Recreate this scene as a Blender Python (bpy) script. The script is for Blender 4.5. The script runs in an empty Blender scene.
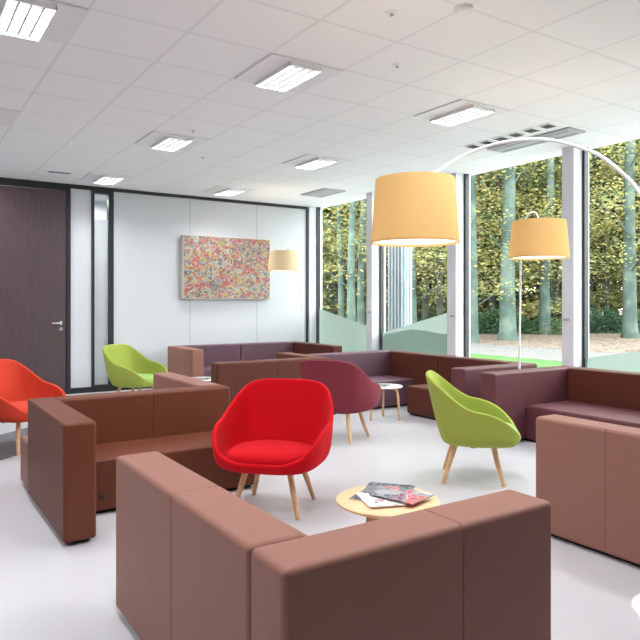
import bpy, bmesh, math, random
from mathutils import Vector, Matrix
random.seed(7)
C = bpy.context.scene
COL = C.collection
PI = math.pi

# ------------------------------------------------------------------ materials
def lin(c):
    return tuple(((v/255)/12.92 if v/255 <= .04045 else ((v/255+.055)/1.055)**2.4) for v in c) + (1,)

def mat(name, rgb, rough=.6, metal=0, spec=.5, noise=0, nscale=40, bump=0, bscale=300, sheen=0, emit=None, estr=0):
    m = bpy.data.materials.new(name); m.use_nodes = True
    nt = m.node_tree; b = nt.nodes['Principled BSDF']
    b.inputs['Base Color'].default_value = lin(rgb)
    b.inputs['Roughness'].default_value = rough
    b.inputs['Metallic'].default_value = metal
    b.inputs['Specular IOR Level'].default_value = spec
    if sheen: b.inputs['Sheen Weight'].default_value = sheen
    if emit:
        b.inputs['Emission Color'].default_value = lin(emit); b.inputs['Emission Strength'].default_value = estr
    tc = nt.nodes.new('ShaderNodeTexCoord')
    if noise:
        n = nt.nodes.new('ShaderNodeTexNoise'); n.inputs['Scale'].default_value = nscale; n.inputs['Detail'].default_value = 4
        nt.links.new(tc.outputs['Object'], n.inputs['Vector'])
        h = nt.nodes.new('ShaderNodeMix'); h.data_type = 'RGBA'; h.blend_type = 'MIX'
        c = lin(rgb)
        h.inputs[6].default_value = tuple(x*(1-noise) for x in c[:3])+(1,)
        h.inputs[7].default_value = tuple(min(1, x*(1+noise)) for x in c[:3])+(1,)
        nt.links.new(n.outputs['Fac'], h.inputs[0]); nt.links.new(h.outputs[2], b.inputs['Base Color'])
    if bump:
        n = nt.nodes.new('ShaderNodeTexNoise'); n.inputs['Scale'].default_value = bscale; n.inputs['Detail'].default_value = 2
        nt.links.new(tc.outputs['Object'], n.inputs['Vector'])
        bp = nt.nodes.new('ShaderNodeBump'); bp.inputs['Strength'].default_value = bump; bp.inputs['Distance'].default_value = .002
        nt.links.new(n.outputs['Fac'], bp.inputs['Height']); nt.links.new(bp.outputs['Normal'], b.inputs['Normal'])
    return m

def wood(name, c1, c2, scale=(1, 1, 12), rough=.45, axis_scale=6):
    m = mat(name, c1, rough); nt = m.node_tree; b = nt.nodes['Principled BSDF']
    tc = nt.nodes.new('ShaderNodeTexCoord'); mp = nt.nodes.new('ShaderNodeMapping'); mp.inputs['Scale'].default_value = scale
    n = nt.nodes.new('ShaderNodeTexNoise'); n.inputs['Scale'].default_value = axis_scale; n.inputs['Detail'].default_value = 6
    r = nt.nodes.new('ShaderNodeValToRGB')
    r.color_ramp.elements[0].position = .3; r.color_ramp.elements[1].position = .7
    r.color_ramp.elements[0].color = lin(c1); r.color_ramp.elements[1].color = lin(c2)
    nt.links.new(tc.outputs['Object'], mp.inputs['Vector']); nt.links.new(mp.outputs['Vector'], n.inputs['Vector'])
    nt.links.new(n.outputs['Fac'], r.inputs['Fac']); nt.links.new(r.outputs['Color'], b.inputs['Base Color'])
    return m

def math_node(nt, op, a, b=None, c=None):
    n = nt.nodes.new('ShaderNodeMath'); n.operation = op
    for i, v in enumerate((a, b, c)):
        if v is None: continue
        if isinstance(v, (int, float)): n.inputs[i].default_value = v
        else: nt.links.new(v, n.inputs[i])
    return n.outputs[0]

def ceiling_mat():
    m = mat('ceiling_tile_white', (246, 246, 247), .9, spec=.1); nt = m.node_tree; b = nt.nodes['Principled BSDF']
    g = nt.nodes.new('ShaderNodeNewGeometry'); s = nt.nodes.new('ShaderNodeSeparateXYZ'); nt.links.new(g.outputs['Position'], s.inputs[0])
    def line(o, off):
        v = math_node(nt, 'ADD', o, 60.0-off+.3)
        v = math_node(nt, 'MODULO', v, .6)
        v = math_node(nt, 'SUBTRACT', v, .3)
        v = math_node(nt, 'ABSOLUTE', v)
        return math_node(nt, 'LESS_THAN', v, .010)
    f = math_node(nt, 'MAXIMUM', line(s.outputs[0], .95), line(s.outputs[1], 2.67))
    mx = nt.nodes.new('ShaderNodeMix'); mx.data_type = 'RGBA'
    mx.inputs[6].default_value = lin((246, 246, 248)); mx.inputs[7].default_value = lin((233, 233, 236))
    nt.links.new(f, mx.inputs[0]); nt.links.new(mx.outputs[2], b.inputs['Base Color'])
    return m

def glass_mat(name, tint=(245, 250, 248), refl=.08):
    m = bpy.data.materials.new(name); m.use_nodes = True; nt = m.node_tree; nt.nodes.clear()
    o = nt.nodes.new('ShaderNodeOutputMaterial'); t = nt.nodes.new('ShaderNodeBsdfTransparent'); t.inputs[0].default_value = lin(tint)
    g = nt.nodes.new('ShaderNodeBsdfGlossy'); g.inputs['Roughness'].default_value = .01
    fr = nt.nodes.new('ShaderNodeFresnel'); fr.inputs['IOR'].default_value = 1.3
    mx = nt.nodes.new('ShaderNodeMixShader')
    gm = nt.nodes.new('ShaderNodeNewGeometry')
    nt.links.new(math_node(nt, 'MULTIPLY', fr.outputs[0], math_node(nt, 'SUBTRACT', 1.0, gm.outputs['Backfacing'])), mx.inputs[0]); nt.links.new(t.outputs[0], mx.inputs[1]); nt.links.new(g.outputs[0], mx.inputs[2])
    nt.links.new(mx.outputs[0], o.inputs[0])
    return m

def film_mat(name, rgb, see=.25):
    m = bpy.data.materials.new(name); m.use_nodes = True; nt = m.node_tree; nt.nodes.clear()
    o = nt.nodes.new('ShaderNodeOutputMaterial'); t = nt.nodes.new('ShaderNodeBsdfTransparent'); t.inputs[0].default_value = lin(rgb)
    tr = nt.nodes.new('ShaderNodeBsdfTranslucent'); tr.inputs[0].default_value = lin(rgb)
    d = nt.nodes.new('ShaderNodeBsdfDiffuse'); d.inputs[0].default_value = lin(rgb)
    m1 = nt.nodes.new('ShaderNodeMixShader'); m1.inputs[0].default_value = .5
    m2 = nt.nodes.new('ShaderNodeMixShader'); m2.inputs[0].default_value = see
    nt.links.new(tr.outputs[0], m1.inputs[1]); nt.links.new(d.outputs[0], m1.inputs[2])
    nt.links.new(m1.outputs[0], m2.inputs[1]); nt.links.new(t.outputs[0], m2.inputs[2]); nt.links.new(m2.outputs[0], o.inputs[0])
    return m

def translucent_mat(name, rgb, f=.5):
    m = bpy.data.materials.new(name); m.use_nodes = True; nt = m.node_tree; nt.nodes.clear()
    o = nt.nodes.new('ShaderNodeOutputMaterial')
    tr = nt.nodes.new('ShaderNodeBsdfTranslucent'); tr.inputs[0].default_value = lin(rgb)
    d = nt.nodes.new('ShaderNodeBsdfDiffuse'); d.inputs[0].default_value = lin(rgb)
    m1 = nt.nodes.new('ShaderNodeMixShader'); m1.inputs[0].default_value = f
    nt.links.new(d.outputs[0], m1.inputs[1]); nt.links.new(tr.outputs[0], m1.inputs[2]); nt.links.new(m1.outputs[0], o.inputs[0])
    return m

def ramp_mat(name, cols, scale, rough=.8, detail=6, objrand=0, translucent=0, constant=False, lo=.3, hi=.7):
    """noise -> colour ramp, world position based"""
    m = bpy.data.materials.new(name); m.use_nodes = True; nt = m.node_tree; b = nt.nodes['Principled BSDF']
    b.inputs['Roughness'].default_value = rough; b.inputs['Specular IOR Level'].default_value = .2
    g = nt.nodes.new('ShaderNodeNewGeometry')
    n = nt.nodes.new('ShaderNodeTexNoise'); n.inputs['Scale'].default_value = scale; n.inputs['Detail'].default_value = detail
    nt.links.new(g.outputs['Position'], n.inputs['Vector'])
    f = n.outputs['Fac']
    if objrand:
        oi = nt.nodes.new('ShaderNodeObjectInfo')
        f = math_node(nt, 'ADD', f, math_node(nt, 'MULTIPLY', math_node(nt, 'SUBTRACT', oi.outputs['Random'], .5), objrand))
    r = nt.nodes.new('ShaderNodeValToRGB'); el = r.color_ramp.elements
    if constant: r.color_ramp.interpolation = 'CONSTANT'
    k = len(cols)
    el[0].position = lo; el[0].color = lin(cols[0]); el[1].position = hi; el[1].color = lin(cols[-1])
    for i in range(1, k-1):
        e = el.new(lo+(hi-lo)*i/(k-1)); e.color = lin(cols[i])
    nt.links.new(f, r.inputs['Fac']); nt.links.new(r.outputs['Color'], b.inputs['Base Color'])
    if translucent:
        tr = nt.nodes.new('ShaderNodeBsdfTranslucent'); nt.links.new(r.outputs['Color'], tr.inputs[0])
        mx = nt.nodes.new('ShaderNodeMixShader'); mx.inputs[0].default_value = translucent
        nt.links.new(b.outputs[0], mx.inputs[1]); nt.links.new(tr.outputs[0], mx.inputs[2])
        nt.links.new(mx.outputs[0], nt.nodes['Material Output'].inputs[0])
    return m

def splatter_mat(name, cols, scale=38, base=(214, 208, 200), stretch=(1, 1, 1)):
    """drippy splattered paint: three layers of distorted voronoi cells in many colours"""
    m = bpy.data.materials.new(name); m.use_nodes = True; nt = m.node_tree; b = nt.nodes['Principled BSDF']
    b.inputs['Roughness'].default_value = .55
    tc = nt.nodes.new('ShaderNodeTexCoord'); mp = nt.nodes.new('ShaderNodeMapping'); mp.inputs['Scale'].default_value = stretch
    nt.links.new(tc.outputs['Object'], mp.inputs['Vector'])
    n = nt.nodes.new('ShaderNodeTexNoise'); n.inputs['Scale'].default_value = scale*.5; n.inputs['Detail'].default_value = 3
    nt.links.new(mp.outputs[0], n.inputs['Vector'])
    ad = nt.nodes.new('ShaderNodeMix'); ad.data_type = 'RGBA'; ad.blend_type = 'LINEAR_LIGHT'; ad.inputs[0].default_value = .09
    nt.links.new(mp.outputs[0], ad.inputs[6]); nt.links.new(n.outputs['Color'], ad.inputs[7])
    v = nt.nodes.new('ShaderNodeTexVoronoi'); v.inputs['Scale'].default_value = scale
    nt.links.new(ad.outputs[2], v.inputs['Vector'])
    s = nt.nodes.new('ShaderNodeSeparateColor'); nt.links.new(v.outputs['Color'], s.inputs[0])
    n2 = nt.nodes.new('ShaderNodeTexNoise'); n2.inputs['Scale'].default_value = 4.5; n2.inputs['Detail'].default_value = 2
    nt.links.new(tc.outputs['Object'], n2.inputs['Vector'])
    f = math_node(nt, 'ADD', math_node(nt, 'MULTIPLY', s.outputs[0], .8), math_node(nt, 'MULTIPLY', math_node(nt, 'SUBTRACT', n2.outputs['Fac'], .42), .9))
    r = nt.nodes.new('ShaderNodeValToRGB'); r.color_ramp.interpolation = 'CONSTANT'; el = r.color_ramp.elements
    el[0].position = 0; el[0].color = lin(cols[0]); el[1].position = 1-1/len(cols); el[1].color = lin(cols[-1])
    for i in range(1, len(cols)-1): e = el.new(i/len(cols)); e.color = lin(cols[i])
    nt.links.new(f, r.inputs['Fac'])
    v2 = nt.nodes.new('ShaderNodeTexVoronoi'); v2.inputs['Scale'].default_value = scale*2.2; v2.feature = 'DISTANCE_TO_EDGE'
    nt.links.new(ad.outputs[2], v2.inputs['Vector'])
    lt = math_node(nt, 'LESS_THAN', v2.outputs['Distance'], .06)
    mx = nt.nodes.new('ShaderNodeMix'); mx.data_type = 'RGBA'; mx.inputs[7].default_value = lin(base)
    nt.links.new(lt, mx.inputs[0]); nt.links.new(r.outputs['Color'], mx.inputs[6]); nt.links.new(mx.outputs[2], b.inputs['Base Color'])
    return m

M = {}
M['white_wall'] = mat('white_wall_panel', (208, 209, 213), .45, spec=.3)
M['white_paint'] = mat('unseen_room_paint', (165, 165, 168), .7)
M['pillar'] = mat('window_pillar_paint', (226, 227, 234), .5)
M['black'] = mat('black_frame', (30, 32, 35), .45)
M['seam'] = mat('panel_seam_grey', (165, 168, 172), .6)
M['floor'] = mat('white_resin_floor', (192, 190, 194), .3, spec=.4, noise=.02, nscale=1.2)
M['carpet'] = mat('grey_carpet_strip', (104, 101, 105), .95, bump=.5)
M['ceiling'] = ceiling_mat()
M['fixture_plate'] = mat('fixture_plate', (236, 236, 238), .6)
M['louvre'] = mat('louvre_metal', (60, 60, 63), .5, spec=.2)
M['louvre_dark'] = mat('louvre_grey_metal', (120, 120, 124), .4, metal=.5)  # even mid-grey metal for spot louvres and vent slots
M['tube'] = mat('lit_tube', (255, 255, 255), .5, emit=(255, 252, 245), estr=1.6)
M['vent_grey'] = mat('vent_grey', (176, 176, 180), .6)
M['chrome'] = mat('brushed_steel', (190, 190, 192), .3, metal=.9)
M['door_wood'] = wood('dark_door_veneer', (72, 57, 60), (88, 71, 73), (14, 14, .8), .4, 5)
M['oak'] = wood('oak_leg', (196, 150, 108), (222, 180, 138), (8, 8, 1), .45, 6)
M['oak_top'] = wood('oak_table_top', (222, 180, 136), (236, 198, 156), (2, 14, 1), .45, 5)
M['white_top'] = mat('white_laminate', (235, 234, 230), .35)
M['white_metal'] = mat('white_lacquered_metal', (240, 240, 240), .3)
M['sill_dark'] = mat('plinth_black', (22, 20, 20), .8)
M['shade'] = translucent_mat('ochre_lampshade', (232, 196, 132), .14)
M['shade_pale'] = translucent_mat('cream_lampshade', (226, 210, 176), .15)
M['shade_rim'] = mat('lampshade_rim', (216, 170, 108), .7)
M['diffuser'] = mat('lamp_diffuser', (255, 255, 255), .5, emit=(255, 246, 228), estr=2.2)
M['canvas'] = mat('canvas_edge', (216, 210, 198), .8)
M['paint'] = splatter_mat('splattered_paint', [(70, 76, 76), (180, 176, 168), (120, 120, 116), (92, 88, 86), (186, 182, 170), (136, 144, 80), (196, 166, 66), (166, 162, 156), (190, 44, 30), (198, 104, 44), (172, 166, 158), (160, 50, 80), (194, 60, 44), (180, 116, 130), (96, 46, 56)], 20, (140, 136, 132), (1, 1, 1.25))
M['pages'] = mat('magazine_pages', (238, 238, 236), .6)
M['cover_grey'] = splatter_mat('magazine_cover_grey', [(120, 122, 126), (160, 160, 165), (96, 98, 102), (230, 84, 90), (150, 150, 156), (124, 60, 92), (200, 200, 204), (140, 142, 148)], 9, (150, 150, 154))
M['cover_dark'] = splatter_mat('magazine_cover_dark', [(70, 74, 78), (104, 108, 112), (60, 62, 66), (150, 154, 158), (84, 88, 92), (44, 46, 50)], 10, (120, 124, 128))
M['cover_white'] = splatter_mat('magazine_cover_white', [(240, 240, 240), (246, 246, 246), (226, 190, 186), (244, 244, 244), (150, 120, 126), (240, 240, 240)], 8, (244, 244, 244))
M['glass'] = glass_mat('window_glass')
M['frost'] = film_mat('frosted_strip_glass', (226, 230, 232), .15)
M['film'] = film_mat('mint_window_film', (196, 205, 200), .42)
M['film_light'] = film_mat('pale_mint_window_film', (206, 216, 210), .55)
def leather(name, rgb, rough=.5):
    return mat(name, rgb, rough, spec=.25, noise=.05, nscale=220, bump=.35, bscale=420)
M['rose'] = leather('dusty_rose_upholstery', (142, 98, 85))
M['rust'] = leather('rust_brown_upholstery', (100, 53, 35))
M['umber'] = leather('red_brown_upholstery', (86, 43, 32))
M['mauve'] = leather('mauve_upholstery', (98, 70, 82))
M['plum'] = leather('plum_brown_upholstery', (94, 54, 60))
M['terracotta'] = leather('pinkish_terracotta_upholstery', (142, 99, 87))
def felt(name, rgb): return mat(name, rgb, .9, spec=.15, noise=.08, nscale=160, bump=.5, bscale=500, sheen=.03)
M['red'] = felt('red_wool', (196, 6, 22)); M['green'] = felt('lime_green_wool', (156, 168, 76))
M['orange'] = felt('orange_wool', (198, 64, 44)); M['burgundy'] = felt('burgundy_wool', (124, 52, 62))
M['green_pad'] = felt('green_wool_pad', (142, 176, 98))

# ------------------------------------------------------------------ mesh helpers
def finish(name, bm, m, parent=None, smooth=None, wn=False, loc=None):
    if loc is not None: bmesh.ops.translate(bm, verts=bm.verts, vec=-Vector(loc))
    bmesh.ops.recalc_face_normals(bm, faces=bm.faces)
    me = bpy.data.meshes.new(name); bm.to_mesh(me); bm.free()
    if smooth is not None:
        for p in me.polygons: p.use_smooth = True
        me.set_sharp_from_angle(angle=math.radians(smooth))
    o = bpy.data.objects.new(name, me); COL.objects.link(o)
    for x in (m if isinstance(m, (list, tuple)) else [m]): me.materials.append(x)
    if wn:
        md = o.modifiers.new('weighted', 'WEIGHTED_NORMAL'); md.keep_sharp = True
    if parent: o.parent = parent
    return o

def add_box(bm, x0, x1, y0, y1, z0, z1, bev=0, seg=3, rot=None):
    t = bmesh.new(); bmesh.ops.create_cube(t, size=1)
    bmesh.ops.scale(t, vec=(x1-x0, y1-y0, z1-z0), verts=t.verts)
    if bev: bmesh.ops.bevel(t, geom=t.edges[:]+t.verts[:], offset=bev, segments=seg, profile=.5, affect='EDGES')
    if rot: bmesh.ops.rotate(t, cent=(0, 0, 0), matrix=rot, verts=t.verts)
    bmesh.ops.translate(t, vec=((x0+x1)/2, (y0+y1)/2, (z0+z1)/2), verts=t.verts)
    merge(bm, t)

def merge(bm, t):
    me = bpy.data.meshes.new('temp'); t.to_mesh(me); t.free(); bm.from_mesh(me); bpy.data.meshes.remove(me)

def boxes(*a, **k):
    bm = bmesh.new()
    for b in a: add_box(bm, *b, **k)
    return bm

def add_tube(bm, pts, rads, n=12, cap=True):
    pts = [Vector(p) for p in pts]
    if isinstance(rads, (int, float)): rads = [rads]*len(pts)
    prev = None; rings = []
    up = None
    for i, p in enumerate(pts):
        d = (pts[min(i+1, len(pts)-1)]-pts[max(i-1, 0)]).normalized()
        if up is None:
            up = Vector((0, 0, 1)) if abs(d.z) < .9 else Vector((1, 0, 0))
        a = d.cross(up)
        a = a.normalized(); b = d.cross(a).normalized(); up = -b if b.dot(up) < 0 else b
        a = d.cross(up).normalized(); b = up
        rings.append([bm.verts.new(p+(a*math.cos(2*PI*k/n)+b*math.sin(2*PI*k/n))*rads[i]) for k in range(n)])
    for r0, r1 in zip(rings, rings[1:]):
        for k in range(n): bm.faces.new((r0[k], r0[(k+1) % n], r1[(k+1) % n], r1[k]))
    if cap: bm.faces.new(rings[0][::-1]); bm.faces.new(rings[-1])

def tube(pts, rads, n=12):
    bm = bmesh.new(); add_tube(bm, pts, rads, n); return bm

def lathe(prof, n=40, c=(0, 0), closed=True):
    bm = bmesh.new(); rings = []
    for r, z in prof:
        if r < 1e-5: rings.append([bm.verts.new((c[0], c[1], z))])
        else: rings.append([bm.verts.new((c[0]+r*math.cos(2*PI*k/n), c[1]+r*math.sin(2*PI*k/n), z)) for k in range(n)])
    for a, b in zip(rings, rings[1:]):
        for k in range(n):
            if len(a) == 1 and len(b) == 1: continue
            if len(a) == 1: bm.faces.new((a[0], b[k], b[(k+1) % n]))
            elif len(b) == 1: bm.faces.new((a[k], a[(k+1) % n], b[0]))
            else: bm.faces.new((a[k], a[(k+1) % n], b[(k+1) % n], b[k]))
    return bm

def prism_x(poly, x0, x1):
    """polygon in (y, z) extruded along x"""
    bm = bmesh.new()
    a = [bm.verts.new((x0, y, z)) for y, z in poly]; b = [bm.verts.new((x1, y, z)) for y, z in poly]
    bm.faces.new(a); bm.faces.new(b[::-1])
    for i in range(len(poly)): bm.faces.new((a[i], a[(i+1) % len(poly)], b[(i+1) % len(poly)], b[i]))
    return bm

def catmull(pts, n=8):
    pts = [Vector(p) for p in pts]; out = []
    P = [pts[0]*2-pts[1]]+pts+[pts[-1]*2-pts[-2]]
    for i in range(1, len(P)-2):
        p0, p1, p2, p3 = P[i-1:i+3]
        for k in range(n):
            t = k/n
            out.append(.5*((2*p1)+(p2-p0)*t+(2*p0-5*p1+4*p2-p3)*t*t+(3*p1-p0-3*p2+p3)*t**3))
    out.append(pts[-1]); return out

def tag(o, label=None, cat=None, group=None, kind=None):
    if label: o['label'] = label
    if cat: o['category'] = cat
    if group: o['group'] = group
    if kind: o['kind'] = kind
    return o

def thing(name, label, cat, loc, rz=0, group=None):
    o = bpy.data.objects.new(name, None); COL.objects.link(o); o.empty_display_size = .1
    o.location = loc; o.rotation_euler = (0, 0, rz)
    return tag(o, label, cat, group)

def struct(name, bm, m, parent=None, smooth=None, wn=False):
    o = finish(name, bm, m, parent, smooth, wn)
    if not parent: o['kind'] = 'structure'
    return o

def dup(root, loc, rz=None, label=None, group=None):
    r = root.copy(); COL.objects.link(r); r.location = loc
    if rz is not None: r.rotation_euler = (0, 0, rz)
    if label: r['label'] = label
    if group: r['group'] = group
    for ch in list(root.children):
        c = ch.copy(); COL.objects.link(c); c.parent = r
        for g in list(ch.children):
            d = g.copy(); COL.objects.link(d); d.parent = c
    return r

# ------------------------------------------------------------------ room shell
H = 3.0; XW = 6.15; YB = 9.75; XL = -4.0; YN = -4.0
struct('floor', boxes((XL-.2, XW+.3, YN-.2, YB+.2, -.12, 0)), M['floor'])
struct('ceiling', boxes((XL-.2, XW+.3, YN-.2, YB+.2, H, H+.12)), M['ceiling'])
struct('wall_left', boxes((XL-.15, XL, YN, YB, 0, H)), M['white_paint'])
struct('wall_front', boxes((XL, XW, YN-.15, YN, 0, H)), M['white_paint'])
# back wall: white panels around the door and the glass strip
struct('wall_back', boxes((XL, .55, YB, YB+.15, 0, H), (2.13, 2.42, YB, YB+.15, 0, 2.96), (2.74, XW+.3, YB, YB+.15, 0, 2.95),
       (.55, XW+.3, YB+.05, YB+.15, 2.9, H)), M['white_wall'])
t = finish('trim_1', boxes((XL, 2.13, YB-.015, YB+.03, 2.9, 3.0), (2.13, 2.74, YB-.015, YB+.03, 2.94, 3.0), (2.74, XW-.02, YB-.015, YB+.03, 2.955, 3.0)), M['black']); t['kind'] = 'structure'
t = finish('trim_2', boxes((XW-.045, XW-.012, YB-.02, YB+.02, 0, 2.96)), M['black']); t['kind'] = 'structure'
for k, x in enumerate((3.94, 5.13)):
    t = finish('trim_%d' % (k+3), boxes((x-.004, x+.004, YB-.002, YB+.01, .08, 2.955)), M['seam']); t['kind'] = 'structure'
struct('baseboard_back', boxes((XL, .47, YB-.012, YB, 0, .08), (2.12, XW, YB-.012, YB, 0, .08)), M['black'])
struct('baseboard_left', boxes((XL, XL+.012, YN, YB-.02, 0, .08)), M['black'])
struct('baseboard_front', boxes((XL+.02, XW-.02, YN, YN+.012, 0, .08)), M['black'])
# door
d = finish('door_1', boxes((.57, 2.07, YB-.005, YB+.045, .01, 2.895)), M['door_wood']); d['kind'] = 'structure'
finish('door_frame', boxes((.47, .56, YB-.02, YB+.08, 0, 2.9), (2.075, 2.13, YB-.02, YB+.08, 0, 2.9)), M['black'], d)
hb = boxes((1.985, 2.015, YB-.013, YB-.005, .985, 1.045), bev=.003)
add_tube(hb, [(2.0, YB-.013, 1.015), (2.0, YB-.055, 1.015), (1.99, YB-.06, 1.015), (1.87, YB-.06, 1.015)], .009)
finish('door_handle', hb, M['chrome'], d, 40)
finish('lock_escutcheon', tube([(2.0, YB-.02, .93), (2.0, YB-.004, .93)], .026, 20), M['chrome'], d, 40)
# glass strip window
w = finish('window_6', boxes((2.42, 2.462, YB-.02, YB+.08, 0, 2.94), (2.665, 2.74, YB-.02, YB+.08, 0, 2.94), (2.462, 2.665, YB-.02, YB+.08, 2.9, 2.94), (2.462, 2.665, YB-.02, YB+.08, 0, .1)), M['black']); w['kind'] = 'structure'
finish('frosted_pane', boxes((2.462, 2.665, YB+.02, YB+.028, .1, 2.52)), M['frost'], w)
finish('clear_pane', boxes((2.462, 2.665, YB+.02, YB+.028, 2.52, 2.9)), M['glass'], w)
# the white corridor behind the strip
struct('wall_corridor', boxes((1.9, 3.4, YB+1.2, YB+1.3, 0, H), (1.9, 2.0, YB+.16, YB+1.2, 0, H), (3.3, 3.4, YB+.16, YB+1.2, 0, H), (2, 3.3, YB+.16, YB+1.2, H-.02, H+.1), (2, 3.3, YB+.16, YB+1.2, -.1, 0)), M['white_wall'])
COR = bpy.data.lights.new('corridor_light', 'AREA'); COR.energy = 14; COR.size = .5
co = bpy.data.objects.new('corridor_light', COR); COL.objects.link(co); co.location = (2.6, YB+.7, 2.9)

# window wall: pillars and windows
opens = [(8.05, 9.70), (6.29, 7.91), (4.52, 6.13), (2.75, 4.37), (.98, 2.60)]
XO = XW+.15
edges = [(9.70, YB)]+[(opens[i+1][1], opens[i][0]) for i in range(len(opens)-1)]+[(YN, .98)]
bm = bmesh.new()
for a, b in edges: add_box(bm, XW, XO+.12, a, b, 0, H)
struct('wall_right', bm, M['pillar'])
films = {1: [[(9.65, .1), (9.65, 1.2), (8.05, .9), (8.05, .1)]],
         2: [[(7.87, .1), (7.87, .84), (6.29, 1.2), (6.29, .1)], [(7.87, .1), (7.87, .80), (7.2, .92), (6.29, .86), (6.29, .1)]],
         4: [[(4.33, .1), (4.33, .70), (2.75, 1.0), (2.75, .1)]],
         5: [[(2.56, .1), (2.56, 1.0), (.98, .6), (.98, .1)]]}
for k, (a, b) in enumerate(opens[:6]):
    n = k+1
    if n == 6: n = 7
    fr = boxes((XO-.005, XO+.06, b-.032, b, 0, H), (XO+.015, XO+.06, a, a+.03, 0, H), (XO+.01, XO+.06, a+.03, b-.032, 0, .05))
    w = finish('window_%d' % n, fr, M['black']); w['kind'] = 'structure'
    finish('window_pane', boxes((XO+.03, XO+.038, a+.03, b-.032, .05, H)), M['glass'], w)
    for q, poly in enumerate(films.get(n, [])):
        poly = [(min(max(y, a+.031), b-.033), z) for y, z in poly]
        o = finish('window_film', prism_x(poly, XO+.026-.004*q, XO+.029-.004*q), M['film'] if q == 0 else M['film_light'], w)
        o['label'] = 'frosted mint film with a slanting top edge'
for k, (y, z, lab) in enumerate([(7.97, 1.16, 'small steel catch on the pillar left of the large arc lamp shade'), (6.2, 1.13, 'small steel catch on the pillar right of the large arc lamp shade'), (4.46, 1.12, 'small steel catch on the rightmost white window pillar')]):
    bm = boxes((XW-.012, XW, y-.035, y+.035, z-.012, z+.012), bev=.004)
    add_tube(bm, [(XW-.01, y-.01, z), (XW-.03, y-.01, z)], .008)
    tag(finish('window_catch', bm, M['chrome'], None, 40), lab, 'catch', 'window catches')
# grey floor strip
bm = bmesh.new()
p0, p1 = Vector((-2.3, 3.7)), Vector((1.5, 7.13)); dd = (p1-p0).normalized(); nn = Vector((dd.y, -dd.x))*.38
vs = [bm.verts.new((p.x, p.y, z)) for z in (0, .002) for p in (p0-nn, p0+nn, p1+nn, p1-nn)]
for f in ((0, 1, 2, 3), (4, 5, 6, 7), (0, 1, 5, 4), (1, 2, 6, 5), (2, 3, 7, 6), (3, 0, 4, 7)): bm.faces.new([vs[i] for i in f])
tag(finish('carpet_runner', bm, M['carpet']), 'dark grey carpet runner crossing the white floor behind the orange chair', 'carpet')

# ------------------------------------------------------------------ ceiling fixtures
def light_fixture(cx, cy, label, lit=True):
    r = thing('ceiling_light', label, 'ceiling light', (cx, cy, H), 0, 'louvred ceiling lights')
    L, W = .27, .13
    bm = boxes((cx-.295, cx-W, cy-.295, cy+.295, H-.012, H-.0005), (cx+W, cx+.295, cy-.295, cy+.295, H-.012, H-.0005),
               (cx-W, cx+W, cy-.295, cy-L, H-.012, H-.0005), (cx-W, cx+W, cy+L, cy+.295, H-.012, H-.0005))
    finish('panel', bm, M['fixture_plate'], r, loc=(cx, cy, H))
    bm = boxes((cx-W, cx-W+.006, cy-L, cy+L, H-.04, H-.012), (cx+W-.006, cx+W, cy-L, cy+L, H-.04, H-.012),
               (cx-W, cx+W, cy-L, cy-L+.008, H-.04, H-.012), (cx-W, cx+W, cy+L-.008, cy+L, H-.04, H-.012))
    finish('frame', bm, M['fixture_plate'], r, loc=(cx, cy, H))
    bm = bmesh.new()
    for q in (-1, 0, 1): add_box(bm, cx+q*.065-.003, cx+q*.065+.003, cy-L+.012, cy+L-.012, H-.039, H-.016)
    for q in range(1, 14):
        y = cy-L+q*2*L/14; add_box(bm, cx-W+.006, cx+W-.006, y-.0015, y+.0015, H-.037, H-.017)
    finish('louvre', bm, M['louvre'] if lit else M['louvre_dark'], r, loc=(cx, cy, H))
    finish('tube_light', boxes((cx-W+.006, cx+W-.006, cy-L+.012, cy+L-.012, H-.011, H-.006)), M['tube'] if lit else M['fixture_plate'], r, loc=(cx, cy, H))
    return r
names = {(.65, 4.17): 'square louvred ceiling light nearest the top left corner',
         (2.45, 4.17): 'louvred ceiling light near the top, left of the large arc lamp',
         (4.25, 4.17): 'square louvred ceiling light beside the row of six spotlights',
         (.65, 6.57): 'pale ceiling light panel at the left edge, in front of the wooden door',
         (2.45, 6.57): 'louvred ceiling light above the far lime chair, small sprinkler beside it',
         (4.25, 6.57): 'square louvred ceiling light straight above the painting and far lamp',
         (2.45, 8.97): 'small-looking louvred ceiling light close to the wall above the glass strip',
         (4.25, 8.97): 'farthest louvred ceiling light, close to the wall above the painting'}
LIGHTS = []
for x in (-1.15, .65, 2.45, 4.25):
    for y in (8.97, 6.57, 4.17, 1.77, -.63):
        if (x, y) in names:
            light_fixture(x, y, names[(x, y)], True)
        if (x > 0 and y > 0) or 1 < y < 5: LIGHTS.append((x, y))
# plain small items
bm = lathe([(0, H-.035), (.03, H-.034), (.045, H-.025), (.055, H-.006), (.055, H)], 24, (2.75, 2.68))
tag(finish('smoke_detector', bm, M['white_metal'], None, 50), 'white dome smoke detector on the ceiling near the top edge', 'smoke detector')
for (x, y), lab in zip([(3.01, 3.58), (2.47, 6.03), (3.02, 7.08), (2.44, 2.95)], ['small sprinkler in the ceiling above the large arc lamp shade', 'small dark sprinkler beside the ceiling light above the lime chair', 'farthest small sprinkler, above the painting', 'small sprinkler in the ceiling left of the smoke detector']):
    r = thing('sprinkler', lab, 'sprinkler', (x, y, H), 0, 'ceiling sprinklers')
    finish('rose', lathe([(0, -.006), (.035, -.005), (.038, 0)], 20), M['white_metal'], r, 40)
    bm = tube([(0, 0, -.004), (0, 0, -.018)], .006); add_tube(bm, [(0, 0, -.017), (0, 0, -.020)], .013)
    finish('nozzle', bm, M['vent_grey'], r, 40)
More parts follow.
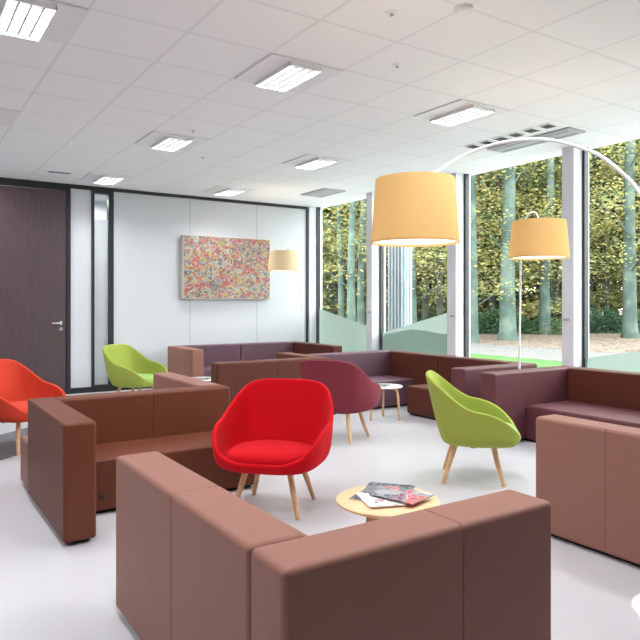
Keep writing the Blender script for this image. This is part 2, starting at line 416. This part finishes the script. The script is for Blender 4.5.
# linear vent
r = thing('ceiling_vent', 'short grey slot vent in the ceiling above the wooden door', 'vent', (1.81, 8.92, H))
finish('vent_plate', boxes((-.15, .15, -.05, .05, -.008, 0)), M['fixture_plate'], r)
finish('vent_slot', boxes((-.13, .13, -.025, -.008, -.012, -.007), (-.13, .13, .008, .025, -.012, -.007)), M['louvre_dark'], r)
# six square spots
def spot(y, lab):
    r = thing('ceiling_spot', lab, 'spotlight', (5.25, y, H), 0, 'row of six small louvred spotlights')
    finish('rim', boxes((-.075, .075, -.065, -.055, -.012, 0), (-.075, .075, .055, .065, -.012, 0), (-.075, -.065, -.055, .055, -.012, 0), (.065, .075, -.055, .055, -.012, 0)), M['white_metal'], r)
    finish('reflector', boxes((-.065, .065, -.055, .055, -.004, 0)), M['vent_grey'], r)
    finish('louvre', boxes(*[(-.065+.026*k-.003, -.065+.026*k+.003, -.055, .055, -.014, -.003) for k in range(1, 5)]), M['louvre_dark'], r)
sl = ['nearest of the six small spotlights by the windows', 'second nearest of the six small spotlights by the windows', 'third nearest of the six small spotlights by the windows', 'third farthest of the six small spotlights by the windows', 'second farthest of the six small spotlights by the windows', 'farthest of the six small spotlights by the windows']
for k, y in enumerate((4.01, 4.20, 4.39, 4.58, 4.77, 4.97)): spot(y, sl[k])
for (x0, x1, y0, y1), lab in (((5.45, 5.72, 3.93, 4.97), 'long grey air outlet plate beside the row of small spotlights'), ((5.33, 5.72, 8.0, 8.66), 'grey air outlet plate in the far corner of the ceiling')):
    r = thing('air_outlet', lab, 'air outlet', ((x0+x1)/2, (y0+y1)/2, H))
    finish('plate', boxes((x0, x1, y0, y1, H-.02, H), bev=.004), M['vent_grey'], r, loc=((x0+x1)/2, (y0+y1)/2, H))
    finish('slot', boxes((x0+.05, x0+.07, y0+.05, y1-.05, H-.022, H-.019), (x1-.07, x1-.05, y0+.05, y1-.05, H-.022, H-.019)), M['louvre_dark'], r, loc=((x0+x1)/2, (y0+y1)/2, H))

# ------------------------------------------------------------------ sofas
SH = .66; SZ = .34; BZ = .022
def panel(name, x0, x1, y0, y1, m, parent, loc, cuts=(), z0=BZ, z1=SH, bev=.022):
    """upholstered block; cuts = seam positions along its long axis"""
    bm = bmesh.new(); g = .0012
    ax = 0 if (x1-x0) > (y1-y0) else 1
    lo, hi = (x0, x1) if ax == 0 else (y0, y1)
    cs = [lo]+sorted(cuts)+[hi]
    t = bmesh.new(); bmesh.ops.create_cube(t, size=1)
    bmesh.ops.scale(t, vec=(x1-x0, y1-y0, z1-z0), verts=t.verts)
    bmesh.ops.bevel(t, geom=t.edges[:]+t.verts[:], offset=bev, segments=4, profile=.5, affect='EDGES')
    bmesh.ops.translate(t, vec=((x0+x1)/2, (y0+y1)/2, (z0+z1)/2), verts=t.verts)
    # stitched seams: narrow grooves pressed into the cover
    for c in cs[1:-1]:
        no = Vector((1, 0, 0)) if ax == 0 else Vector((0, 1, 0))
        for off in (-.005, 0, .005):
            bmesh.ops.bisect_plane(t, geom=t.verts[:]+t.edges[:]+t.faces[:], plane_co=no*(c+off), plane_no=no)
        cx, cy, cz = (x0+x1)/2, (y0+y1)/2, (z0+z1)/2
        for v in t.verts:
            if abs(v.co[ax]-c) < 1e-4:
                o = 1-ax
                mid = cy if ax == 0 else cx; half = ((y1-y0) if ax == 0 else (x1-x0))/2
                v.co[o] = mid+(v.co[o]-mid)*(1-.004/half); v.co.z = cz+(v.co.z-cz)*(1-.004/((z1-z0)/2))
    merge(bm, t)
    return finish(name, bm, m, parent, 38, True, loc)

def sofa(label, loc, blocks, plinths, group=None):
    r = thing('sofa', label, 'sofa', loc, 0, group)
    for b in blocks:
        name, x0, x1, y0, y1, m = b[:6]; cuts = b[6] if len(b) > 6 else ()
        z1 = SZ if name == 'seat' else SH
        o = panel(name, x0+.001, x1-.001, y0+.001, y1-.001, M[m], r, loc, cuts, z1=z1, bev=.02)
        if len(b) > 7: o['label'] = b[7]
    bm = bmesh.new()
    for p in plinths: add_box(bm, p[0]+.05, p[1]-.05, p[2]+.05, p[3]-.05, 0, BZ+.005)
    finish('plinth', bm, M['sill_dark'], r, loc=loc)
    return r
T = .18
sofa('dusty rose corner sofa seen from behind, nearest to the viewer', (.78, 1.35, 0),
     [('back_panel', .78, .97, 1.53, 2.76, 'rose', (2.10,)), ('arm_panel', .78, 1.79, 1.345, 1.53, 'rose', (1.38,)), ('seat', .97, 1.45, 1.53, 2.76, 'rose')],
     [(.78, .97, 1.35, 2.76), (.9, 1.79, 1.345, 1.53), (.9, 1.45, 1.5, 2.76)])
b = sofa('rust brown back-to-back sofa with its tall end panel at the left', (.77, 4.0, 0),
     [('arm_panel', .755, .93, 3.62, 4.73, 'rust'), ('back_panel', .93, 2.17, 4.55, 4.73, 'rust', (1.56,)), ('seat', .93, 2.17, 4.07, 4.55, 'rust'),
      ('seat', .77, 1.99, 4.73, 5.12, 'terracotta'), ('arm_panel', 1.99, 2.17, 4.73, 5.82, 'terracotta', (), 'pinkish end panel')],
     [(.77, .95, 3.62, 4.73), (.9, 2.17, 4.07, 4.73), (.77, 2.17, 4.7, 5.12), (1.99, 2.17, 4.9, 5.82)])
bm = boxes((1.055, 1.085, 4.062, 4.069, .10, .13)); finish('maker_tag', bm, M['black'], b, loc=(.77, 4.0, 0))
sofa('dark red-brown sofa back standing straight behind the red chair', (2.87, 6.4, 0),
     [('back_panel', 2.87, 4.33, 6.35, 6.53, 'umber', (3.6,)), ('arm_panel', 4.15, 4.33, 6.53, 7.36, 'rust'), ('seat', 2.87, 4.15, 6.53, 6.98, 'umber')],
     [(2.87, 4.33, 6.35, 6.98), (4.15, 4.33, 6.6, 7.36)])
sofa('mauve corner sofa behind the white side table, brown wing against the window', (5.0, 6.5, 0),
     [('back_panel', 4.35, 5.72, 6.77, 6.95, 'mauve'), ('arm_panel', 5.54, 5.72, 5.82, 6.77, 'umber', (), 'brown wing'), ('seat', 4.35, 5.54, 6.25, 6.77, 'mauve')],
     [(4.35, 5.72, 6.25, 6.95), (5.54, 5.72, 5.82, 6.5)])
sofa('red-brown window sofa behind the lime chair, between mauve sofa and plum sofa', (5.3, 5.1, 0),
     [('back_panel', 5.54, 5.72, 4.68, 5.82, 'umber', ()), ('arm_panel', 4.62, 5.72, 4.50, 4.68, 'plum'), ('seat', 5.0, 5.54, 4.68, 5.78, 'umber')],
     [(5.0, 5.72, 4.5, 5.82), (4.62, 5.2, 4.5, 4.68)])
sofa('plum brown sofa along the window at the right edge', (5.3, 2.8, 0),
     [('arm_panel', 4.55, 5.77, 4.05, 4.23, 'plum'), ('back_panel', 5.59, 5.77, 1.55, 4.05, 'umber', (3.3, 2.4)), ('seat', 4.97, 5.59, 1.55, 4.05, 'plum', (3.3, 2.4))],
     [(4.55, 5.77, 4.05, 4.23), (4.97, 5.77, 1.55, 4.2)])
sofa('pinkish terracotta sofa seen from behind at the right edge', (3.2, 1.7, 0),
     [('back_panel', 3.03, 3.21, .95, 2.41, 'terracotta', (1.97,)), ('seat', 3.21, 3.7, .95, 2.41, 'terracotta')],
     [(3.03, 3.7, .95, 2.41)])
sofa('mauve sofa with its end panel at the left, under the painting', (4.0, 9.0, 0),
     [('arm_panel', 3.43, 3.61, 8.42, 9.38, 'rose'), ('back_panel', 3.61, 4.56, 9.2, 9.38, 'mauve'), ('seat', 3.61, 4.56, 8.68, 9.2, 'mauve')],
     [(3.43, 3.61, 8.42, 9.38), (3.5, 4.56, 8.68, 9.38)])
sofa('mauve sofa with its brown end panel at the right, below the far lamp', (5.1, 9.0, 0),
     [('back_panel', 4.56, 5.68, 9.2, 9.38, 'mauve'), ('arm_panel', 5.50, 5.68, 8.02, 9.2, 'umber', (), 'brown end panel'), ('seat', 4.56, 5.5, 8.68, 9.2, 'mauve')],
     [(4.56, 5.68, 8.68, 9.38), (5.5, 5.68, 8.02, 9.0)])

# ------------------------------------------------------------------ shell armchairs
RIM = [(0, .345, .338), (.15, .338, .342), (.275, .305, .395), (.34, .222, .474), (.366, .105, .530), (.374, -.02, .555), (.362, -.12, .610),
       (.330, -.215, .685), (.275, -.295, .745), (.17, -.338, .772), (0, -.350, .776)]
def armchair(label, m, mpad, loc, rz, group='upholstered shell armchairs'):
    r = thing('armchair', label, 'armchair', loc, rz, group)
    half = catmull(RIM, 5)                      # front -> back, right side
    rim = half+[Vector((-p.x, p.y, p.z)) for p in half[-2:0:-1]]
    n = len(rim); bm = bmesh.new(); K = 12; rings = []
    cen = Vector((0, .02, .268))
    for p in rim:
        q = Vector((p.x*.60, p.y*.60+.01, .272))
        bk = max(0, -p.y)/.35
        mid = Vector((p.x*(.97-.05*bk), p.y*(.93-.12*bk), .272+(.38+.04*bk)*(p.z-.272)))
        low = Vector((p.x*(.84-.08*bk), p.y*(.84-.16*bk), .272+.10*(p.z-.272)))
        prof = catmull([cen.lerp(q, .15), cen.lerp(q, .6), q, low, mid, p], 3)
        rings.append([bm.verts.new(v) for v in prof])
    L = len(rings[0])
    c = bm.verts.new(cen)
    for i in range(n):
        a, b_ = rings[i], rings[(i+1) % n]
        bm.faces.new((c, b_[0], a[0]))
        for k in range(L-1): bm.faces.new((a[k], b_[k], b_[k+1], a[k+1]))
    bmesh.ops.recalc_face_normals(bm, faces=bm.faces)
    o = finish('shell', bm, m, r, 180)
    s = o.modifiers.new('thick', 'SOLIDIFY'); s.thickness = .03; s.offset = -1 
    bv = o.modifiers.new('round', 'BEVEL'); bv.width = .012; bv.segments = 3; bv.limit_method = 'ANGLE'; bv.angle_limit = math.radians(50)
    sb = o.modifiers.new('sub', 'SUBSURF'); sb.levels = 1; sb.render_levels = 1
    # seat pad
    bm = bmesh.new(); N = 40; prof = [(0, .312), (.6, .310), (.94, .316), (1.0, .340), (.99, .368), (.93, .386), (.75, .398), (.4, .404), (0, .406)]
    rr = []
    for f, z in prof:
        if f == 0: rr.append([bm.verts.new((0, .05, z))]); continue
        ring = []
        for k in range(N):
            a = 2*PI*k/N; ca, sa = math.cos(a), math.sin(a); e = 2.6
            rad = 1/((abs(ca)**e+abs(sa)**e)**(1/e))
            y = sa*rad*(.268 if sa > 0 else .245)
            wx = .275-.03*(sa*rad < 0)*abs(sa)
            ring.append(bm.verts.new((ca*rad*wx*f, .055+y*f, z+.02*max(0, -sa)*0)))
        rr.append(ring)
    for a, b_ in zip(rr, rr[1:]):
        for k in range(N):
            if len(a) == 1: bm.faces.new((a[0], b_[k], b_[(k+1) % N]))
            elif len(b_) == 1: bm.faces.new((a[k], a[(k+1) % N], b_[0]))
            else: bm.faces.new((a[k], a[(k+1) % N], b_[(k+1) % N], b_[k]))
    finish('seat_pad', bm, mpad, r, 180)
    for sx in (-1, 1):
        for sy in (-1, 1):
            finish('leg', tube([(sx*.135, sy*.13+.01, .285), (sx*.17, sy*.168, .15), (sx*.21, sy*.212, .0)], [.020, .0185, .0135], 14), M['oak'], r, 50)
    bm = boxes((-.17, .17, -.02, .02, .255, .273), (-.02, .02, -.16, .17, .255, .273))
    finish('base_bracket', bm, M['sill_dark'], r)
    return r
D = lambda a: math.radians(a)-PI/2     # heading (world angle of the facing direction) -> rotation of a +Y facing chair
armchair('red shell armchair in the middle, turned to the viewer', M['red'], M['red'], (2.04, 3.635, 0), D(224))
armchair('lime green shell armchair on the right, in side view beside the plum sofa', M['green'], M['green_pad'], (3.615, 3.43, 0), D(-45))
armchair('burgundy shell armchair seen from behind, right of the red chair', M['burgundy'], M['burgundy'], (3.59, 5.12, 0), D(30))
armchair('orange shell armchair at the left edge in front of the wooden door', M['orange'], M['orange'], (.94, 6.365, 0), D(-53))
armchair('lime green shell armchair at the far left beside the white wall', M['green'], M['green_pad'], (2.54, 8.05, 0), D(-52))

# ------------------------------------------------------------------ tables
def coffee_table(label, loc):
    r = thing('coffee_table', label, 'coffee table', loc)
    finish('tabletop', lathe([(0, .325), (.235, .325), (.25, .333), (.25, .342), (.244, .347), (0, .347)], 56), M['oak_top'], r, 40)
    for k in range(3):
        a = math.radians(192+120*k)
        finish('leg', tube([(.12*math.cos(a), .12*math.sin(a), .325), (.20*math.cos(a), .20*math.sin(a), 0)], [.019, .013], 14), M['oak'], r, 50)
coffee_table('round light oak coffee table with magazines in front of the rose sofa', (2.016, 2.47, 0))
def side_table(label, loc, rz=0):
    r = thing('side_table', label, 'side table', loc, rz, 'small round white side tables')
    finish('tabletop', lathe([(0, .36), (.195, .36), (.203, .366), (.203, .372), (.198, .376), (0, .376)], 48), M['white_top'], r, 40)
    for k in range(3):
        a = 2*PI*k/3; c_, s_ = math.cos(a), math.sin(a)
        pts = catmull([(.05*c_, .05*s_, .352), (.12*c_, .12*s_, .350), (.155*c_, .155*s_, .315), (.17*c_, .17*s_, .2), (.185*c_, .185*s_, 0)], 5)
        finish('leg', tube(pts, .013, 10), M['oak'], r, 50)
    return r
side_table('small round white side table right of the burgundy chair', (4.6, 5.69, 0), math.radians(-64))
side_table('small round white side table in the far seating group, partly hidden', (3.16, 7.45, 0), 0)

# magazines: local frame, closed booklet
def magazine(label, cov, loc, rz, w=.18, l=.235, th=.005, tilt=0, group='magazines on the coffee table'):
    r = thing('magazine', label, 'magazine', loc, rz, group)
    r.rotation_euler = (tilt, 0, rz)
    finish('pages', boxes((-w/2+.002, w/2-.002, -l/2+.002, l/2-.002, .0006, th-.0006)), M['pages'], r)
    bm = boxes((-w/2, w/2, -l/2, l/2, th-.0006, th), (-w/2, w/2, -l/2, l/2, 0, .0006), (-w/2-.0006, -w/2, -l/2, l/2, 0, th))
    finish('cover', bm, M[cov], r)
zt = .3475
magazine('dark grey magazine at the back left of the coffee table', 'cover_dark', (2.0, 2.54, zt), math.radians(-62), th=.006)
magazine('white magazine at the front left, under the grey one', 'cover_white', (1.965, 2.46, zt+.0065), math.radians(-20), th=.006)
magazine('dark grey magazine at the back right of the coffee table', 'cover_dark', (2.09, 2.55, zt+.013), math.radians(40), th=.006)
magazine('grey magazine with red and purple cover, lying on top at the front', 'cover_grey', (2.065, 2.425, zt+.0195), math.radians(16), w=.19, l=.25, th=.006)
magazine('dark magazine on the side table by the burgundy chair', 'cover_dark', (4.57, 5.73, .3765), .4, w=.17, l=.23, th=.006, group='magazine on side table')
magazine('black and white magazine on the far side table', 'cover_dark', (3.14, 7.42, .3765), .9, w=.17, l=.23, th=.006, group='magazine on far side table')

# ------------------------------------------------------------------ painting
r = thing('painting', 'large abstract painting splattered in red, yellow and green on the white wall', 'painting', (4.56, YB-.06, 1.83))
finish('canvas', boxes((3.79, 5.33, YB-.105, YB-.004, 1.36, 2.37), bev=.006), M['canvas'], r, loc=(4.56, YB-.06, 1.83))
finish('painted_surface', boxes((3.80, 5.32, YB-.108, YB-.104, 1.37, 2.36)), M['paint'], r, loc=(4.56, YB-.06, 1.83))

# ------------------------------------------------------------------ arc lamps
def arc_lamp(label, shade, pts, base, base_r, mshade, power, r_top=.205, r_bot=.23, rod_r=(.011, .006)):
    x, y, z0, z1 = shade
    loc = (base[0], base[1], 0); r = thing('arc_lamp', label, 'floor lamp', loc, 0, 'arc floor lamps with drum shades')
    finish('base', lathe([(0, 0), (base_r, 0), (base_r, .012), (base_r-.006, .018), (.03, .02), (.02, .04), (0, .04)], 48, base), M['white_metal'], r, 40, loc=loc)
    P = catmull(pts, 8); n = len(P)
    finish('rod', tube(P, [rod_r[0]+(rod_r[1]-rod_r[0])*i/(n-1) for i in range(n)], 10), M['white_metal'], r, 60, loc=loc)
    bm = bmesh.new(); N = 64; t = .003
    sh = lathe([(r_bot, z0), (r_top, z1), (r_top-t, z1), (r_bot-t, z0), (r_bot, z0)], N, (x, y)); bmesh.ops.remove_doubles(sh, verts=sh.verts, dist=1e-5)
    s = finish('lamp_shade', sh, mshade, r, 40, loc=loc)
    rm = lathe([(r_bot+.001, z0-.001), (r_bot+.001, z0+.008), (r_bot-.005, z0+.008), (r_bot-.005, z0-.001), (r_bot+.001, z0-.001)], N, (x, y)); bmesh.ops.remove_doubles(rm, verts=rm.verts, dist=1e-5)
    finish('shade_rim', rm, M['shade_rim'], s, 40).location = -Vector(loc)
    finish('diffuser', lathe([(0, z0+.012), (r_bot-.006, z0+.012), (r_bot-.006, z0+.016), (0, z0+.016)], N, (x, y)), M['diffuser'], r, loc=loc)
    bm = tube([(x, y, z1+.02), (x, y, z1-.12)], .02, 16)
    for k in range(3):
        a = 2*PI*k/3+.3; add_tube(bm, [(x, y, z1-.02), (x+(r_top-.003)*math.cos(a), y+(r_top-.003)*math.sin(a), z1-.004)], .003, 8)
    finish('shade_holder', bm, M['white_metal'], r, 50, loc=loc)
    L = bpy.data.lights.new('lamp_bulb', 'POINT'); L.energy = power; L.color = (1, .9, .78); L.shadow_soft_size = .05
    lo = bpy.data.objects.new('lamp_bulb', L); COL.objects.link(lo); lo.parent = r; lo.location = Vector((x, y, (z0+z1)/2-.02))-Vector(loc)
    return r
ca, sa = math.cos(math.radians(33.3)), math.sin(math.radians(33.3))
def wp(fwd, lat, z): return (fwd*sa+lat*ca, fwd*ca-lat*sa, z)
pts = [wp(2.7, 1.54, .02), wp(2.7, 1.545, .7), wp(2.73, 1.52, 1.2), wp(2.79, 1.475, 1.56)]
for px, py, dd_ in ((640, 193, 2.88), (615, 167, 2.94), (590, 151, 3.0), (545, 139.5, 3.1), (500, 143, 3.2), (465, 155, 3.28), (440, 169, 3.34), (420, 182, 3.38)):
    pts.append(wp(dd_, (px-320)*dd_/651, 1.3+(303-py)*dd_/651))
pts.append((2.281, 2.569, 1.90))
arc_lamp('large ochre drum shade arc lamp, nearest, its rod bowing to the right edge', (2.281, 2.569, 1.613, 1.945), pts, (2.77, 1.41), .225, M['shade'], 3)
pts = [(5.265, 4.365, .02), (5.265, 4.365, .8), (5.245, 4.34, 1.3), (5.13, 4.24, 1.66), (4.87, 4.02, 1.92), (4.62, 3.75, 2.055), (4.42, 3.51, 2.05), (4.30, 3.38, 1.98), (4.284, 3.36, 1.93)]
arc_lamp('ochre drum shade arc lamp standing behind the plum sofa arm', (4.284, 3.36, 1.657, 1.95), pts, (5.265, 4.365), .12, M['shade'], 3)
pts = [(5.93, 9.56, .02), (5.93, 9.56, .8), (5.86, 9.5, 1.4), (5.72, 9.36, 1.85), (5.5, 9.15, 2.1), (5.25, 8.9, 2.18), (5.07, 8.74, 2.14), (5.015, 8.67, 2.07)]
arc_lamp('small-looking cream drum shade arc lamp in the far corner right of the painting', (5.015, 8.67, 1.792, 2.098), pts, (5.93, 9.56), .17, M['shade_pale'], 4)

# ------------------------------------------------------------------ outside
M['grass'] = ramp_mat('lawn_grass', [(52, 84, 44), (66, 104, 52), (80, 116, 62)], 3, .9)
M['gravel'] = ramp_mat('pale_gravel', [(70, 72, 76), (110, 108, 108), (92, 88, 86), (126, 126, 126)], 5, .9)
M['litter'] = ramp_mat('leaf_litter', [(66, 56, 50), (98, 82, 74), (128, 110, 102), (82, 82, 62), (150, 134, 128), (60, 54, 46)], 5, .9, 8, lo=.36, hi=.64)
G = -.1
M['bounce_ground'] = ramp_mat('bounce_ground_grey', [(168, 168, 170), (184, 184, 186), (198, 198, 200)], 2, .9)
struct('ground_bounce', boxes((XO+.15, 9.6, -25, 60, G-.3, G+.002)), M['bounce_ground'])  # pale ground strip added to bounce skylight onto the ceiling, mostly hidden
struct('ground_lawn', boxes((9.6, 13.4, -25, 60, G-.3, G)), M['grass'])
struct('ground_path', boxes((13.4, 16.9, -25, 70, G-.3, G+.004)), M['gravel'])
struct('ground_forest', boxes((16.9, 120, -60, 130, G-.3, G+.01)), M['litter'])
M['bark'] = ramp_mat('mossy_bark', [(54, 66, 60), (76, 90, 84), (104, 116, 108)], 1.5, .9)
M['bark2'] = ramp_mat('brown_bark', [(46, 46, 40), (68, 68, 60), (86, 92, 80)], 1.5, .9)
M['leaf'] = ramp_mat('autumn_leaf', [(74, 94, 66), (116, 130, 86), (172, 156, 90), (134, 148, 106), (194, 182, 126), (136, 132, 92)], .55, .7, 6, .28, .45)
M['leaf2'] = ramp_mat('evergreen_leaf', [(56, 84, 64), (88, 118, 88), (128, 146, 104)], .8, .7, 5, .2, .4)

def leaf_cloud(n, fn, size, flat=.5):
    verts, faces = [], []
    for i in range(n):
        c = fn(); s = size*random.uniform(.6, 1.3)
        a = random.uniform(0, 2*PI)
        u = Vector((math.cos(a), math.sin(a), random.uniform(-flat, flat))).normalized()
        v = Vector((-math.sin(a), math.cos(a), random.uniform(-1, 1)*1.2)).normalized()
        k = len(verts)
        verts += [c-u*s*.5, c+v*s*.3, c+u*s*.5, c-v*s*.3]; faces.append((k, k+1, k+2, k+3))
    me = bpy.data.meshes.new('foliage'); me.from_pydata([tuple(v) for v in verts], [], faces); return me
def tree_mesh(h, r, lean, seed, branches=9):
    random.seed(seed); bm = bmesh.new()
    P = catmull([(0, 0, -.1), (lean*.1, .03, h*.15), (lean*.35+random.uniform(-.1, .1), random.uniform(-.1, .1), h*.4), (lean*.7, random.uniform(-.2, .2), h*.7), (lean, 0, h)], 5)
    n = len(P); add_tube(bm, P, [r*(1.25 if i == 0 else 1)*(1-.75*i/(n-1)) for i in range(n)], 12)
    tips = []
    for b in range(branches):
        i = random.randint(int(n*.18), n-3); p = P[i]; a = random.uniform(0, 2*PI); L = random.uniform(1.5, 3.2)
        e = p+Vector((math.cos(a)*L, math.sin(a)*L, random.uniform(.4, 1.6))); m_ = p.lerp(e, .5)+Vector((0, 0, .2))
        rb = r*(1-.75*i/(n-1))*.2; add_tube(bm, [p, m_, e], [rb, rb*.6, rb*.2], 6); tips += [m_, e]
    return bm, tips, P
def make_tree(label, x, y, h, r, lean, seed, nleaf, zlo, bark, leafm, size=.16, spread=2.6, group=None, rz=0):
    t = thing('woodland_tree', label, 'tree', (x, y, G), rz, group)
    bm, tips, P = tree_mesh(h, r, lean, seed)
    finish('trunk', bm, M[bark], t, 60)
    if nleaf:
        cl = []
        for k in range(34):
            a = random.uniform(0, 2*PI); q = random.uniform(.5, spread); z = random.uniform(zlo, h*.95)
            cl.append((Vector((math.cos(a)*q, math.sin(a)*q, z)), random.uniform(.5, 1.2)))
        cl += [(p, .8) for p in tips]
        def fn():
            c, s = random.choice(cl); return c+Vector((random.gauss(0, s), random.gauss(0, s), random.gauss(0, s*.28)))
        me = leaf_cloud(nleaf, fn, size); me.materials.append(M[leafm])
        o = bpy.data.objects.new('foliage', me); COL.objects.link(o); o.parent = t
    return t
# near, recognisable trunks (world positions)
def at(px, d): return wp(d, (px-320)*d/651, 0)[:2]
near = [('thick pale grey trunk straight below the ochre lamp by the window', 508, 24.5, .34, .1, 'bark', 16),
        ('slim pale trunk at the left side of the third window', 474, 23, .17, .05, 'bark', 15),
        ('grey trunk leaning right beside the rod of the window lamp', 545, 29, .26, .5, 'bark', 17),
        ('thin trunk leaning beside the right pillar of the third window', 556, 32, .14, 1.2, 'bark2', 15),
        ('slim pale trunk in the centre of the leftmost window', 352, 24, .17, -.2, 'bark', 17),
        ('thin green trunk in the left half of the leftmost window', 341, 29, .15, .1, 'bark', 16),
        ('pale trunk close to the right side of the leftmost window', 361, 27, .17, .2, 'bark', 16),
        ('pale trunk in the second window, nearest the white column', 413, 25, .17, .1, 'bark', 16),
        ('brown trunk in the middle of the second window', 426, 30, .18, -.2, 'bark2', 16),
        ('brown trunk at the right side of the second window', 440, 27, .16, .1, 'bark2', 16),
        ('grey-green trunk at the right edge of the last window', 630, 26, .30, .1, 'bark', 17),
        ('thin dark trunk in the middle of the last window', 607, 33, .16, -.3, 'bark2', 15),
        ('dark trunk left of the thick pale trunk in the third window', 492, 33, .2, .2, 'bark2', 16)]
for k, (lab, px, d_, r_, ln, bk, h) in enumerate(near):
    x, y = at(px, d_); random.seed(k)
    make_tree(lab, x, y, h, r_, ln, 50+k, 4200, 2.6, bk, 'leaf', .15, 2.6)
# the wood behind: four kinds, copied
protos = []
for k in range(4):
    x, y = at(330+70*k, 36)
    protos.append(make_tree('autumn tree in the dense wood behind the nearer trunks', x, y, 15+k, .13+.03*k, .4*(-1)**k, 200+k, 9000, .7, 'bark2' if k % 2 else 'bark', 'leaf', .24, 3.6, 'trees of the dense autumn wood'))
random.seed(99)
for row, (d_, n) in enumerate([(34, 11), (39, 12), (45, 14), (53, 16), (62, 18), (72, 18)]):
    for i in range(n):
        px = 230+i*(520/(n-1))+random.uniform(-18, 18); dd_ = d_+random.uniform(-2.5, 2.5)
        x, y = at(px, dd_)
        p = dup(protos[(i+row) % 4], (x, y, G), random.uniform(0, 2*PI)); s = random.uniform(.95, 1.2)*(1+.018*(d_-34)); p.scale = (s, s, s)
# bushes
random.seed(5)
def bush_fn():
    while True:
        v = Vector((random.uniform(-1, 1), random.uniform(-1, 1), random.uniform(0, 1)))
        if v.length < 1 and v.length > .35: return Vector((v.x*1.5, v.y*1.5, v.z*1.15))
bt = thing('woodland_bush', 'low green bush at the foot of the wood', 'bush', at(500, 30)+(G,), 0, 'low bushes along the wood edge')
me = leaf_cloud(2600, bush_fn, .14); me.materials.append(M['leaf2']); o = bpy.data.objects.new('foliage', me); COL.objects.link(o); o.parent = bt
bm = bmesh.new()
for k in range(7):
    a = 2*PI*k/7; add_tube(bm, [(0, 0, 0), (.4*math.cos(a), .4*math.sin(a), .5), (.8*math.cos(a), .8*math.sin(a), .85)], [.03, .02, .008], 6)
finish('stems', bm, M['bark2'], bt, 60)
for i in range(26):
    px = 300+i*15+random.uniform(-6, 6); x, y = at(px, random.uniform(29, 38))
    p = dup(bt, (x, y, G), random.uniform(0, 6.28)); s = random.uniform(.7, 1.3); p.scale = (s, s, s*random.uniform(.6, 1.1))
# white outside column of the building
M['facade'] = mat('pale_blue_facade', (120, 138, 148), .5)
r = thing('facade_column', 'pale blue ribbed outside column seen through the second window', 'column', (7.3, 8.6, G))
finish('shaft', boxes((-.1, .1, -.2, .2, 0, 4.6), bev=.01), M['facade'], r)
bm = bmesh.new()
for k in range(5): add_box(bm, -.115+.0, -.1, -.18+.085*k, -.155+.085*k, .05, 4.55)
for k in range(3): add_box(bm, -.08+.06*k, -.06+.06*k, -.215, -.2, .05, 4.55)
finish('ribs', bm, M['vent_grey'], r)

# ------------------------------------------------------------------ light
W = bpy.data.worlds.new('sky'); C.world = W; W.use_nodes = True; nt = W.node_tree
bg = nt.nodes['Background']; bg.inputs[0].default_value = (.97, .975, 1, 1); bg.inputs[1].default_value = 7.5
S = bpy.data.lights.new('sun', 'SUN'); S.energy = .6; S.angle = math.radians(20); S.color = (1, .95, .86)
so = bpy.data.objects.new('sun', S); COL.objects.link(so); so.rotation_euler = (math.radians(38), 0, math.radians(150))
for x, y in LIGHTS:
    L = bpy.data.lights.new('ceiling_lamp', 'AREA'); L.shape = 'RECTANGLE'; L.size = .24; L.size_y = .5; L.energy = 28; L.color = (.96, .98, 1)
    lo = bpy.data.objects.new('ceiling_lamp', L); COL.objects.link(lo); lo.location = (x, y, H-.0125)
for a, b in opens:
    L = bpy.data.lights.new('window_portal', 'AREA'); L.shape = 'RECTANGLE'; L.size = 2.9; L.size_y = b-a-.1; L.cycles.is_portal = True
    lo = bpy.data.objects.new('window_portal', L); COL.objects.link(lo); lo.location = (XO+.1, (a+b)/2, 1.5); lo.rotation_euler = (0, math.radians(90), 0)

# ------------------------------------------------------------------ camera
cam = bpy.data.cameras.new('camera'); co = bpy.data.objects.new('camera', cam); COL.objects.link(co)
co.location = (0, 0, 1.3); co.rotation_euler = (math.radians(90), 0, math.radians(-33.3))
cam.sensor_width = 36; cam.lens = 651/640*36; cam.shift_y = -17/640; cam.clip_end = 300
C.camera = co
C.view_settings.view_transform = 'Standard'; C.view_settings.look = 'None'; C.view_settings.gamma = 1; C.view_settings.exposure = .38
C.view_settings.use_curve_mapping = False
